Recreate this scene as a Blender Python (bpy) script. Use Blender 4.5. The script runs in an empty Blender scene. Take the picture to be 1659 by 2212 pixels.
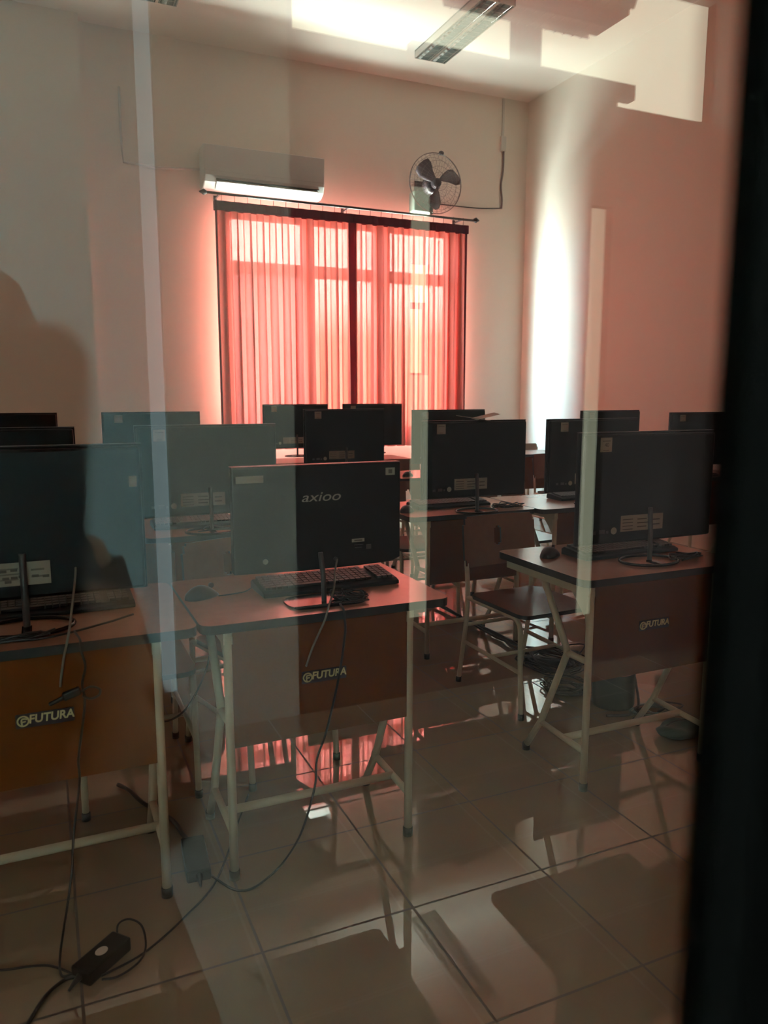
import bpy, bmesh, math, random
from mathutils import Vector, Matrix, Euler
random.seed(7)
D = bpy.data; SC = bpy.context.scene; COL = SC.collection
PI = math.pi

# ------------------------------------------------------------------ materials
def mat(name, col, rough=.5, metal=0., spec=.5, ior=1.45, noise=0., nscale=8., bump=0., bscale=200., emit=None, es=0., coat=0.):
    m = D.materials.new(name); m.use_nodes = True
    nt = m.node_tree; b = nt.nodes['Principled BSDF']
    b.inputs['Base Color'].default_value = (*col, 1); b.inputs['Roughness'].default_value = rough
    b.inputs['Metallic'].default_value = metal; b.inputs['Specular IOR Level'].default_value = spec
    b.inputs['IOR'].default_value = ior; b.inputs['Coat Weight'].default_value = coat
    tc = nt.nodes.new('ShaderNodeTexCoord')
    if noise:
        n = nt.nodes.new('ShaderNodeTexNoise'); n.inputs['Scale'].default_value = nscale
        nt.links.new(tc.outputs['Object'], n.inputs['Vector'])
        mx = nt.nodes.new('ShaderNodeMix'); mx.data_type = 'RGBA'
        mx.inputs['A'].default_value = (*[c*(1-noise) for c in col], 1)
        mx.inputs['B'].default_value = (*[min(1, c*(1+noise)) for c in col], 1)
        nt.links.new(n.outputs['Fac'], mx.inputs['Factor']); nt.links.new(mx.outputs['Result'], b.inputs['Base Color'])
    if bump:
        n2 = nt.nodes.new('ShaderNodeTexNoise'); n2.inputs['Scale'].default_value = bscale
        nt.links.new(tc.outputs['Object'], n2.inputs['Vector'])
        bp = nt.nodes.new('ShaderNodeBump'); bp.inputs['Strength'].default_value = bump; bp.inputs['Distance'].default_value = .002
        nt.links.new(n2.outputs['Fac'], bp.inputs['Height']); nt.links.new(bp.outputs['Normal'], b.inputs['Normal'])
    if emit:
        b.inputs['Emission Color'].default_value = (*emit, 1); b.inputs['Emission Strength'].default_value = es
    return m

def glass_mat(name, tint=(1, 1, 1), f0=.04):
    """window glass: clear, with a mirror reflection that grows towards grazing angles (Schlick)"""
    m = D.materials.new(name); m.use_nodes = True; nt = m.node_tree; nt.nodes.clear(); N = nt.nodes.new; L = nt.links.new
    out = N('ShaderNodeOutputMaterial'); mix = N('ShaderNodeMixShader'); tr = N('ShaderNodeBsdfTransparent'); gl = N('ShaderNodeBsdfGlossy')
    tr.inputs['Color'].default_value = (*tint, 1); gl.inputs['Roughness'].default_value = 0.0; gl.inputs['Color'].default_value = (1, 1, 1, 1)
    g = N('ShaderNodeNewGeometry'); dt = N('ShaderNodeVectorMath'); dt.operation = 'DOT_PRODUCT'
    L(g.outputs['Normal'], dt.inputs[0]); L(g.outputs['Incoming'], dt.inputs[1])
    ab = N('ShaderNodeMath'); ab.operation = 'ABSOLUTE'; L(dt.outputs['Value'], ab.inputs[0])
    om = N('ShaderNodeMath'); om.operation = 'SUBTRACT'; om.inputs[0].default_value = 1; L(ab.outputs[0], om.inputs[1])
    pw = N('ShaderNodeMath'); pw.operation = 'POWER'; L(om.outputs[0], pw.inputs[0]); pw.inputs[1].default_value = 5
    ma = N('ShaderNodeMath'); ma.operation = 'MULTIPLY_ADD'; L(pw.outputs[0], ma.inputs[0]); ma.inputs[1].default_value = 1-f0; ma.inputs[2].default_value = f0
    L(ma.outputs[0], mix.inputs[0]); L(tr.outputs[0], mix.inputs[1]); L(gl.outputs[0], mix.inputs[2]); L(mix.outputs[0], out.inputs[0])
    return m

def cloth_mat(name, trans, transl, diff, w_tr, w_tl):
    """thin woven curtain: some light straight through the weave, some scattered through, some reflected"""
    m = D.materials.new(name); m.use_nodes = True; nt = m.node_tree; nt.nodes.clear(); N = nt.nodes.new; L = nt.links.new
    out = N('ShaderNodeOutputMaterial')
    a = N('ShaderNodeBsdfTransparent'); a.inputs[0].default_value = (*trans, 1)
    b = N('ShaderNodeBsdfTranslucent'); b.inputs[0].default_value = (*transl, 1)
    c = N('ShaderNodeBsdfDiffuse'); c.inputs[0].default_value = (*diff, 1)
    w = N('ShaderNodeTexWave'); w.wave_type = 'BANDS'; w.bands_direction = 'Z'; w.inputs['Scale'].default_value = 90; w.inputs['Distortion'].default_value = 1.5
    tc = N('ShaderNodeTexCoord'); L(tc.outputs['Object'], w.inputs['Vector'])
    mr = N('ShaderNodeMapRange'); L(w.outputs['Fac'], mr.inputs['Value']); mr.inputs['To Min'].default_value = w_tr*.88; mr.inputs['To Max'].default_value = w_tr*1.12
    m1 = N('ShaderNodeMixShader'); m1.inputs[0].default_value = w_tl; L(c.outputs[0], m1.inputs[1]); L(b.outputs[0], m1.inputs[2])
    m2 = N('ShaderNodeMixShader'); L(mr.outputs[0], m2.inputs[0]); L(m1.outputs[0], m2.inputs[1]); L(a.outputs[0], m2.inputs[2])
    L(m2.outputs[0], out.inputs[0]); return m

def floor_mat(name, col, grout, size, ox, oy, rough=.012):
    m = mat(name, col, rough, spec=.5, ior=2.05); nt = m.node_tree; N = nt.nodes.new; L = nt.links.new; b = nt.nodes['Principled BSDF']
    g = N('ShaderNodeNewGeometry'); mp = N('ShaderNodeVectorMath'); mp.operation = 'SUBTRACT'; mp.inputs[1].default_value = (ox, oy, 0)
    L(g.outputs['Position'], mp.inputs[0])
    br = N('ShaderNodeTexBrick'); br.offset = 0; br.squash = 1
    br.inputs['Scale'].default_value = 1/size; br.inputs['Brick Width'].default_value = 1; br.inputs['Row Height'].default_value = 1
    br.inputs['Mortar Size'].default_value = .009; br.inputs['Mortar Smooth'].default_value = .1
    br.inputs['Color1'].default_value = (*col, 1); br.inputs['Color2'].default_value = (*[c*.96 for c in col], 1); br.inputs['Mortar'].default_value = (*grout, 1)
    L(mp.outputs[0], br.inputs['Vector'])
    n = N('ShaderNodeTexNoise'); n.inputs['Scale'].default_value = 5; n.inputs['Detail'].default_value = 4; L(g.outputs['Position'], n.inputs['Vector'])
    mx = N('ShaderNodeMix'); mx.data_type = 'RGBA'; mx.blend_type = 'MULTIPLY'; mx.inputs['Factor'].default_value = .25
    L(br.outputs['Color'], mx.inputs['A']); L(n.outputs['Color'], mx.inputs['B']); L(mx.outputs['Result'], b.inputs['Base Color'])
    mr = N('ShaderNodeMapRange'); L(br.outputs['Fac'], mr.inputs['Value']); mr.inputs['To Min'].default_value = rough; mr.inputs['To Max'].default_value = .7
    L(mr.outputs[0], b.inputs['Roughness'])
    bp = N('ShaderNodeBump'); bp.invert = True; bp.inputs['Strength'].default_value = .3; bp.inputs['Distance'].default_value = .002; L(br.outputs['Fac'], bp.inputs['Height']); L(bp.outputs['Normal'], b.inputs['Normal'])
    return m

M = dict(
    wall=mat('painted_plaster', (.80, .73, .63), .6, bump=.15, bscale=60),
    ceil=mat('ceiling_paint', (.82, .76, .67), .7, bump=.1, bscale=40),
    floor=floor_mat('polished_tile', (.35, .255, .17), (.09, .062, .04), .412, .83, 1.68),
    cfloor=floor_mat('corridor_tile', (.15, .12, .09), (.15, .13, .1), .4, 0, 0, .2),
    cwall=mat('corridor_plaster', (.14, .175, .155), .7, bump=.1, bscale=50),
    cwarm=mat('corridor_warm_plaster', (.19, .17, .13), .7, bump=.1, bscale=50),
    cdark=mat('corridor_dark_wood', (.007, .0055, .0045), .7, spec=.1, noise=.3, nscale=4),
    black=mat('black_aluminium', (.0015, .0015, .0015), .8, spec=0.0),
    steel=mat('cream_enamel_steel', (.60, .54, .40), .38),
    lam=mat('brown_laminate', (.42, .20, .13), .22, ior=1.8, spec=.5, noise=.10, nscale=30),
    seat=mat('seat_laminate', (.20, .085, .05), .22, noise=.12, nscale=30),
    edge=mat('black_edge_band', (.018, .016, .014), .45),
    panel=mat('orange_panel', (.11, .026, .003), .6, spec=.1, noise=.06, nscale=60),
    pc=mat('black_plastic', (.004, .0034, .0033), .45, spec=.3, bump=.08, bscale=900),
    pcg=mat('gloss_black', (.008, .008, .008), .12),
    grey=mat('grey_metal', (.08, .07, .07), .35, metal=.4),
    screen=mat('screen_glass', (.01, .01, .012), .06),
    key=mat('keycap_plastic', (.03, .028, .028), .5),
    mouse=mat('mouse_plastic', (.030, .028, .026), .38),
    cable=mat('cable_rubber', (.018, .014, .012), .5),
    cablel=mat('grey_lit_cable_rubber', (.20, .18, .15), .5),  # light caught by the hanging cord is put into this grey
    label=mat('paper_label', (.34, .30, .24), .6),
    ink=mat('label_ink', (.10, .085, .065), .6),
    logo=mat('logo_silver', (.32, .28, .24), .4),
    plate=mat('logo_plate_dark', (.035, .022, .03), .5),
    gold=mat('logo_gold', (.62, .50, .26), .5),
    ac=mat('white_ac_plastic', (.64, .64, .60), .3),
    vent=mat('vent_dark', (.07, .09, .07), .5),
    rod=mat('dark_rod_metal', (.045, .03, .03), .35, metal=.3),
    cage=mat('fan_cage_wire', (.20, .16, .15), .35, metal=.3),
    fan=mat('fan_dark_plastic', (.075, .055, .06), .35),
    blade=mat('fan_blade_plastic', (.16, .13, .14), .2),
    fgreen=mat('fan_reflection_green', (.22, .30, .25), .4),  # green corridor reflection put into the control box and clip colour
    pipe=mat('white_conduit', (.62, .60, .54), .5),
    wframe=mat('brown_window_frame', (.05, .025, .018), .5),
    alu=mat('louvre_aluminium', (.75, .78, .76), .15, metal=.9),
    tube=mat('unlit_fluorescent_tube', (.75, .75, .70), .3),
    paper=mat('white_paper', (.70, .66, .60), .7),
    red=mat('red_plastic', (.30, .04, .02), .45),
    green=mat('dark_green_stand_in', (.02, .05, .04), .5),
    bld=mat('outside_render', (.20, .22, .27), .8, noise=.15, nscale=2),
    skin=mat('skin', (.33, .18, .11), .5, noise=.05, nscale=20),
    scarf=mat('dark_headscarf', (.035, .022, .02), .8, bump=.3, bscale=150),
    cloth=mat('brown_tunic', (.06, .03, .018), .8, bump=.3, bscale=120),
    eye=mat('eye_white', (.6, .58, .55), .2), iris=mat('dark_iris', (.02, .012, .01), .1), lip=mat('lips', (.28, .10, .09), .45),
    glass=glass_mat('tinted_reflective_glass', (.95, .95, .93), .06), bglass=glass_mat('rear_window_glass', (.97, 1, .99)),
    cloth_c=cloth_mat('red_curtain_weave', (.94, .21, .18), (.92, .16, .12), (.62, .18, .15), .0155, .031),
    cloth_h=cloth_mat('maroon_header_cloth', (.6, .1, .1), (.35, .05, .06), (.13, .03, .045), .02, .25),
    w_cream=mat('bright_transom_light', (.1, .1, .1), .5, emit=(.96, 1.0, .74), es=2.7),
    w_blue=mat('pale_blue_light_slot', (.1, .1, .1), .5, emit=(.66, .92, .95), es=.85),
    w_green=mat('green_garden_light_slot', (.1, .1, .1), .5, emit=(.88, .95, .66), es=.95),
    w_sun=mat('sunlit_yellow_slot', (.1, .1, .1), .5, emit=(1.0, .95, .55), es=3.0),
)

# ------------------------------------------------------------------ mesh helpers
def catmull(pts, n=8):
    P = [Vector(p) for p in pts]
    if len(P) < 3: return P
    P = [2*P[0]-P[1]] + P + [2*P[-1]-P[-2]]; out = []
    for i in range(1, len(P)-2):
        a, b, c, d = P[i-1:i+3]
        for k in range(n):
            t = k/n
            out.append(.5*((2*b)+(c-a)*t+(2*a-5*b+4*c-d)*t*t+(3*b-a-3*c+d)*t**3))
    out.append(P[-2]); return out

class MB:
    def __init__(s): s.bm = bmesh.new(); s.mi = 0
    def _fin(s, geom):
        for f in geom: f.material_index = s.mi
    def box(s, c, d, rot=None):
        r = bmesh.ops.create_cube(s.bm, size=1)
        mtx = Matrix.Translation(c) @ (Euler(rot).to_matrix().to_4x4() if rot else Matrix.Identity(4)) @ Matrix.Diagonal((*d, 1))
        bmesh.ops.transform(s.bm, matrix=mtx, verts=r['verts']); s._fin({f for v in r['verts'] for f in v.link_faces}); return s
    def b2(s, x0, x1, y0, y1, z0, z1): return s.box(((x0+x1)/2, (y0+y1)/2, (z0+z1)/2), (abs(x1-x0), abs(y1-y0), abs(z1-z0)))
    def sph(s, c, d, u=16, v=10, rot=None):
        r = bmesh.ops.create_uvsphere(s.bm, u_segments=u, v_segments=v, radius=.5)
        mtx = Matrix.Translation(c) @ (Euler(rot).to_matrix().to_4x4() if rot else Matrix.Identity(4)) @ Matrix.Diagonal((*d, 1))
        bmesh.ops.transform(s.bm, matrix=mtx, verts=r['verts']); s._fin({f for v in r['verts'] for f in v.link_faces})
        for v in r['verts']:
            for f in v.link_faces: f.smooth = True
        return s
    def tube(s, pts, r, seg=8, smooth=True, n=8, cap=True, rr=None):
        P = catmull(pts, n) if smooth and len(pts) > 2 else [Vector(p) for p in pts]
        rings = []; up = None
        for i, p in enumerate(P):
            t = (P[min(i+1, len(P)-1)]-P[max(i-1, 0)])
            if t.length < 1e-9: t = Vector((0, 0, 1))
            t.normalize()
            if up is None: up = t.orthogonal().normalized()
            up = (up-t*up.dot(t));
            up = up.normalized() if up.length > 1e-6 else t.orthogonal().normalized()
            sd = t.cross(up); rad = r if rr is None else rr[0]+(rr[1]-rr[0])*i/(len(P)-1)
            rings.append([s.bm.verts.new(p+(up*math.cos(a)+sd*math.sin(a))*rad) for a in [2*PI*k/seg for k in range(seg)]])
        for a, b in zip(rings, rings[1:]):
            for k in range(seg):
                f = s.bm.faces.new((a[k], a[(k+1) % seg], b[(k+1) % seg], b[k])); f.smooth = True; f.material_index = s.mi
        if cap:
            for rg in (rings[0][::-1], rings[-1]):
                f = s.bm.faces.new(rg); f.material_index = s.mi
        return s
    def cyl(s, a, b, r, seg=16): return s.tube([a, b], r, seg, smooth=False)
    def disc_prism(s, c, rx, ry, h, seg=32):
        return s.prism([(c[0]+rx*math.cos(2*PI*k/seg), c[1]+ry*math.sin(2*PI*k/seg)) for k in range(seg)], c[2], c[2]+h)
    def prism(s, outline, z0, z1, side=None, bev=0):
        vb = [s.bm.verts.new((x, y, z0)) for x, y in outline]; vt = [s.bm.verts.new((x, y, z1)) for x, y in outline]; n = len(outline)
        fs = [s.bm.faces.new(vb[::-1]), s.bm.faces.new(vt)]
        for f in fs: f.material_index = s.mi
        for k in range(n):
            f = s.bm.faces.new((vb[k], vb[(k+1) % n], vt[(k+1) % n], vt[k])); f.material_index = s.mi if side is None else side
        return s
    def lathe(s, prof, seg=24, c=(0, 0, 0), axis='z'):
        rings = []
        for r, z in prof:
            ring = []
            for k in range(seg):
                a = 2*PI*k/seg
                p = (r*math.cos(a), r*math.sin(a), z) if axis == 'z' else (r*math.cos(a), z, r*math.sin(a))
                ring.append(s.bm.verts.new(Vector(p)+Vector(c)))
            rings.append(ring)
        for a, b in zip(rings, rings[1:]):
            for k in range(seg):
                f = s.bm.faces.new((a[k], a[(k+1) % seg], b[(k+1) % seg], b[k])); f.smooth = True; f.material_index = s.mi
        for rg in (rings[0], rings[-1]):
            f = s.bm.faces.new(rg); f.material_index = s.mi
        return s
    def build(s, name, mats, parent=None, bevel=0., mtx=None, kind=None, label=None):
        if mtx is not None: bmesh.ops.transform(s.bm, matrix=mtx, verts=s.bm.verts)
        bmesh.ops.recalc_face_normals(s.bm, faces=s.bm.faces)
        me = D.meshes.new(name); s.bm.to_mesh(me); s.bm.free()
        for m in (mats if isinstance(mats, (list, tuple)) else [mats]): me.materials.append(m)
        o = D.objects.new(name, me); COL.objects.link(o)
        if parent: o.parent = parent
        if bevel:
            md = o.modifiers.new('bevel', 'BEVEL'); md.width = bevel; md.segments = 2; md.limit_method = 'ANGLE'; md.angle_limit = .7
        if kind: o['kind'] = kind
        if label: o['label'] = label
        return o

def rounded(x0, x1, y0, y1, r, n=6):
    out = []
    for cx, cy, a0 in ((x1-r, y1-r, 0), (x0+r, y1-r, PI/2), (x0+r, y0+r, PI), (x1-r, y0+r, 1.5*PI)):
        for k in range(n+1):
            a = a0+PI/2*k/n; out.append((cx+r*math.cos(a), cy+r*math.sin(a)))
    return out

def thing(name, label, cat, loc=(0, 0, 0), rotz=0, group=None):
    o = D.objects.new(name, None); COL.objects.link(o); o.location = loc; o.rotation_euler = (0, 0, rotz); o.empty_display_size = .1
    o['label'] = label; o['category'] = cat
    if group: o['group'] = group
    return o
def tag(o, label, cat, group=None):
    o['label'] = label; o['category'] = cat
    if group: o['group'] = group
    return o
def struct(o): o['kind'] = 'structure'; return o
def dup(root, loc, label, rotz=0, group=None, tilt=0):
    r = root.copy(); COL.objects.link(r); r.location = loc; r.rotation_euler = (tilt, 0, rotz); r['label'] = label
    if group: r['group'] = group
    for ch in list(root.children):
        c = ch.copy(); COL.objects.link(c); c.parent = r
        for g in list(ch.children):
            d = g.copy(); COL.objects.link(d); d.parent = c
    return r

def text_obj(name, body, size, ext, m, parent, loc, rot, shear=0, offset=0, xs=1.0):
    cu = D.curves.new(name, 'FONT'); cu.body = body; cu.size = size; cu.extrude = ext; cu.shear = shear; cu.offset = offset
    cu.align_x = 'CENTER'; cu.align_y = 'CENTER'
    tmp = D.objects.new('tmp_text', cu); COL.objects.link(tmp); bpy.context.view_layer.update()
    me = D.meshes.new_from_object(tmp.evaluated_get(bpy.context.evaluated_depsgraph_get())); D.objects.remove(tmp); D.curves.remove(cu)
    me.name = name; me.materials.clear(); me.materials.append(m)
    o = D.objects.new(name, me); COL.objects.link(o); o.parent = parent; o.location = loc; o.rotation_euler = rot; o.scale = (xs, 1, 1)
    return o

# ------------------------------------------------------------------ the room
YW = 7.9; CH = 4.65; XR = 5.30; XL = -2.4; YG = .12
struct(MB().b2(XL, XR, .14, YW, -.1, 0).build('floor', M['floor']))
struct(MB().b2(XL-.1, XR+.1, .14, YW+.2, CH, CH+.1).build('ceiling', M['ceil']))
struct(MB().b2(XR, XR+.15, .11, YW+.2, 0, CH).build('wall_right', M['wall']))
struct(MB().b2(XL-.15, XL, .11, YW+.2, 0, CH).build('wall_left', M['wall']))
# back wall with the window opening
WX0, WX1, WZ0, WZ1 = 1.74, 4.36, .92, 3.14
w = MB(); w.b2(XL, WX0, YW, YW+.07, 0, CH); w.b2(WX1, XR, YW, YW+.07, 0, CH); w.b2(WX0, WX1, YW, YW+.07, 0, WZ0); w.b2(WX0, WX1, YW, YW+.07, WZ1, CH)
struct(w.build('wall_back', M['wall']))
struct(MB().b2(-.70, .507, 7.75, YW, 0, CH).build('trim_1', M['wall']))          # shallow pilaster on the back wall
# rear window: brown frame, posts, transom, panes
wf = MB(); F = .055
for x0, x1 in ((WX0, WX0+.09), (2.59, 2.71), (3.40, 3.57), (WX1-.10, WX1)): wf.b2(x0, x1, 7.905, 7.965, WZ0, WZ1)
for z0, z1 in ((WZ0, WZ0+.08), (2.565, 2.685), (WZ1-.05, WZ1)): wf.b2(WX0, WX1, 7.91, 7.96, z0, z1)
wo = struct(wf.build('window_1', M['wframe']))
for x0, x1 in ((1.83, 2.59), (2.71, 3.40), (3.57, 4.26)):
    for z0, z1 in ((1.0, 2.565), (2.685, 3.09)):
        MB().b2(x0, x1, 7.93, 7.935, z0, z1).build('pane', M['bglass'], wo)
MB().b2(WX0-.02, WX1+.02, 7.87, 7.90, WZ0-.03, WZ0+.002).build('sill', M['wall'], wo)

# front wall: the pane the photograph is taken through, in a black frame
FX0, FX1, FZ0, FZ1 = -1.25, .1375, .30, 2.55
w = MB(); w.b2(XL, FX0-.05, .108, .14, 0, CH); w.b2(FX0-.05, FX1+.08, .108, .14, FZ1+.05, CH); w.b2(FX0-.05, FX1+.08, .108, .14, 0, FZ0-.05); w.b2(FX1+.08, XR, .108, .14, 0, CH)
struct(w.build('wall_front', M['wall']))
wf = MB(); wf.b2(FX0-.05, FX0, .108, .145, FZ0-.05, FZ1+.05); wf.b2(FX1, FX1+.08, .110, .128, FZ0-.05, FZ1+.05); wf.b2(FX0, FX1, .108, .145, FZ1, FZ1+.05); wf.b2(FX0, FX1, .108, .145, FZ0-.05, FZ0)
wo = struct(wf.build('window_2', M['black']))
MB().b2(FX0, FX1, YG, YG+.005, FZ0, FZ1).build('pane', M['glass'], wo)

# corridor behind the photographer (seen only mirrored in the pane); mirror plane y = .12
CY = .24-3.0
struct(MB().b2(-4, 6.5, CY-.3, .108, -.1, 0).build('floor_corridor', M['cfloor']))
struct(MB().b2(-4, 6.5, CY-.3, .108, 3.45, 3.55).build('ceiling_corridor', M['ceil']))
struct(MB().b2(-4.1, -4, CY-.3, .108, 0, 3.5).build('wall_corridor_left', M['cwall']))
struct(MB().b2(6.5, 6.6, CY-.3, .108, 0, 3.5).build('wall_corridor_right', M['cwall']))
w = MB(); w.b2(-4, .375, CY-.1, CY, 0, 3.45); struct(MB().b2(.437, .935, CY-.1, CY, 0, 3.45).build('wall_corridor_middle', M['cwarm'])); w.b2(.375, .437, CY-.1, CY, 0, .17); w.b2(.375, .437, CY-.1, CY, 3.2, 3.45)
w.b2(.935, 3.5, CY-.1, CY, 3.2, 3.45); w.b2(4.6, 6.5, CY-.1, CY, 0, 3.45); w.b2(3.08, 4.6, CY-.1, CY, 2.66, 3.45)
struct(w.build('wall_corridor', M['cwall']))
struct(MB().b2(-4.1, 6.6, CY-.4, CY-.3, -.1, 3.55).build('wall_light_block', M['cwall']))  # added backing, keeps sky light from leaking through gaps around the slots
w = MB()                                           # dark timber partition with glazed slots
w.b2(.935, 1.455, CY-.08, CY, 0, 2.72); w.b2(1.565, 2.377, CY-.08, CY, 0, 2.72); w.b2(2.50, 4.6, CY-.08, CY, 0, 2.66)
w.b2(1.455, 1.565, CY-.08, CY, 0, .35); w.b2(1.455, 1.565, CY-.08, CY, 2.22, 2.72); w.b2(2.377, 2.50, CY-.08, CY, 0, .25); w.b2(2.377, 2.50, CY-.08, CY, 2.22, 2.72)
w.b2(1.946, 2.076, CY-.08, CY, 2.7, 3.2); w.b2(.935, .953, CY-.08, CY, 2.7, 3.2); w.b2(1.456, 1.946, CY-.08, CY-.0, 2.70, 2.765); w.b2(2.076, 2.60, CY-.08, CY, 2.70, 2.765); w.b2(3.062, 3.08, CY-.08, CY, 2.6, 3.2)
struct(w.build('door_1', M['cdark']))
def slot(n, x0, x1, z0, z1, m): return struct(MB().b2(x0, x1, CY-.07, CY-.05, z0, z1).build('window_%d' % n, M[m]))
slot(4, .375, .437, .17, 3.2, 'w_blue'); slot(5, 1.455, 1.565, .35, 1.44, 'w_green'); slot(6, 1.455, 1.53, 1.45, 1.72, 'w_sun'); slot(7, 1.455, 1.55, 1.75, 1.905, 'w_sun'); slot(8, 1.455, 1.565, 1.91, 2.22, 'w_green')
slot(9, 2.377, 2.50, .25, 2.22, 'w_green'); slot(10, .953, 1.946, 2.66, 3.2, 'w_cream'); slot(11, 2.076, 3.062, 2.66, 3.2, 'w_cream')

# outside, beyond the rear window: a neighbouring building that stands behind the left bay
struct(MB().b2(2.30, 3.62, 10.9, 11.3, -.5, 3.08).build('wall_outside', M['bld']))

# ------------------------------------------------------------------ curtains
def curtain(x0, x1, label, ph):
    t = thing('curtain', label, 'curtain', ((x0+x1)/2, 7.70, .80), 0, 'red curtains over the rear window')
    cx = (x0+x1)/2; W = x1-x0; nf = 11; nx = nf*14; nz = 26; H = 3.187-.80
    bm = bmesh.new(); rows = []
    rnd = random.Random(ph); am = [rnd.uniform(.7, 1.25) for _ in range(nf+2)]; dx = [rnd.uniform(-.25, .25) for _ in range(nf+2)]
    for j in range(nz+1):
        z = H*j/nz; q = z/H; row = []
        for i in range(nx+1):
            u = i/nx; a = u*nf*2*PI; k = int(u*nf+.5)
            A = (.020+.012*(1-q))*am[k]
            flat = 1-.25*q
            x = -W/2+W*u + .030*math.sin(2*a+.4)*flat*(.9 if q < .93 else .7) + .02*math.sin(3.1*q+dx[k]*4)*(1-q)*dx[k]
            y = A*math.cos(a+.3*math.sin(3*q+k)) + .006*math.sin(a*2.7+q*5)
            row.append(bm.verts.new((x, y, z)))
        rows.append(row)
    for a, b in zip(rows, rows[1:]):
        for i in range(nx): bm.faces.new((a[i], a[i+1], b[i+1], b[i])).smooth = True
    me = D.meshes.new('drape'); bm.to_mesh(me); bm.free(); me.materials.append(M['cloth_c'])
    o = D.objects.new('drape', me); COL.objects.link(o); o.parent = t
    h = MB(); n = 60
    P = [(-W/2-.005+(W+.01)*i/n, -.005+.006*math.sin(i*2*PI*nf/n)) for i in range(n+1)]
    ol = P+[(x, y+.055) for x, y in P[::-1]]
    h.prism([(x, y-.03) for x, y in ol], H-.085, H); h.build('header_band', M['cloth_h'], t)
    for i in range(nf):
        x = -W/2+W*(i+.5)/nf
        MB().tube([(x, -.02, H-.01), (x, -.03, H+.035), (x, -.03, H+.075)], .0025, 6).build('hook', M['rod'], t)
    # dark leading edges (turned hem)
    for sx in (-1, 1):
        h = MB(); inner = (sx > 0) == (x0 < 2.5); h.box((sx*(W/2-.012), -.01, H/2), (.045 if inner else .018, .016, H-.01)); h.build('side_hem', M['cloth_h'], t)
    return t
curtain(1.638, 3.044, 'left red curtain panel hanging before the rear window, under the air conditioner', 3)
curtain(3.062, 4.408, 'right red curtain panel hanging before the rear window, under the wall fan', 5)
rod = thing('curtain_rod', 'dark metal curtain rod with pointed finials above the red curtains', 'curtain rod', (3.02, 7.672, 3.252))
MB().cyl((-1.46, 0, 0), (1.46, 0, -.006), .012).build('pole', M['rod'], rod)
for sx in (-1, 1):
    f = MB(); f.lathe([(.004, 0), (.014, .005), (.022, .02), (.03, .035), (.02, .05), (.006, .075), (.001, .08)], 12)
    f.build('finial', M['rod'], rod, mtx=Matrix.Translation((sx*1.45, 0, 0)) @ Euler((0, sx*PI/2, 0)).to_matrix().to_4x4())
for x in (-1.33, 0, 1.33):
    MB().box((x, .11, 0), (.012, .22, .016)).box((x, .224, 0), (.03, .008, .06)).build('bracket', M['rod'], rod)

# ------------------------------------------------------------------ air conditioner
ac = thing('air_conditioner', 'white split air conditioner on the back wall above the red curtains', 'air conditioner', (2.147, 7.9, 3.315))
prof = [(0, .0), (-.12, .0), (-.20, .045), (-.232, .10), (-.235, .13), (-.222, .37), (-.19, .385), (0, .385)]
def side_prism(mb, prof, x0, x1):
    a = [mb.bm.verts.new((x0, y, z)) for y, z in prof]; b = [mb.bm.verts.new((x1, y, z)) for y, z in prof]; n = len(prof)
    mb.bm.faces.new(a); mb.bm.faces.new(b[::-1])
    for k in range(n): mb.bm.faces.new((a[k], b[k], b[(k+1) % n], a[(k+1) % n]))
m_ = MB(); side_prism(m_, prof, -.60, .60); m_.build('casing', M['ac'], ac, bevel=.012)
m_ = MB(); m_.box((0, -.236, .25), (1.19, .012, .235), (.05, 0, 0)); m_.build('front_panel', M['ac'], ac, bevel=.005)
m_ = MB(); m_.box((.03, -.176, .026), (1.02, .10, .010), (-.50, 0, 0)); m_.build('louvre', M['ac'], ac, bevel=.003)
m_ = MB(); m_.box((.03, -.214, .070), (1.03, .012, .012), (-.7, 0, 0)); m_.build('air_outlet', M['vent'], ac)
m_ = MB(); m_.box((.545, -.243, .335), (.03, .002, .022)); m_.build('badge', M['fan'], ac)
m_ = MB(); m_.tube([(-.60, -.02, .19), (-1.0, -.015, .165), (-1.30, -.015, .18), (-1.31, -.015, .3), (-1.31, -.015, .83)], .011, 8, smooth=False); m_.build('pipe', M['pipe'], ac)

# ------------------------------------------------------------------ wall fan
fan = thing('wall_fan', 'round wire-caged wall fan to the right above the red curtain', 'fan', (3.905, 7.9, 3.53))
R = .30; yF = -.42
m_ = MB()
for k, (rr, yy) in enumerate(((R, yF), (R, yF+.012), (.27, yF-.045), (.21, yF-.065), (.15, yF-.078), (.09, yF-.084), (.27, yF+.06), (.18, yF+.09))):
    c = [(rr*math.cos(2*PI*i/40), yy, rr*math.sin(2*PI*i/40)) for i in range(41)]
    m_.tube(c, .0035 if k < 2 else .0016, 5, smooth=False, cap=False)
for i in range(36):
    a = 2*PI*i/36; ca, sa = math.cos(a), math.sin(a)
    m_.tube([(.05*ca, yF-.086, .05*sa), (.2*ca, yF-.068, .2*sa), (.285*ca, yF-.03, .285*sa), (R*ca, yF, R*sa)], .0011, 4, n=3)
    m_.tube([(R*ca, yF, R*sa), (.27*ca, yF+.06, .27*sa), (.07*ca, yF+.11, .07*sa)], .0011, 4, n=3)
m_.build('cage', M['cage'], fan)
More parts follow.
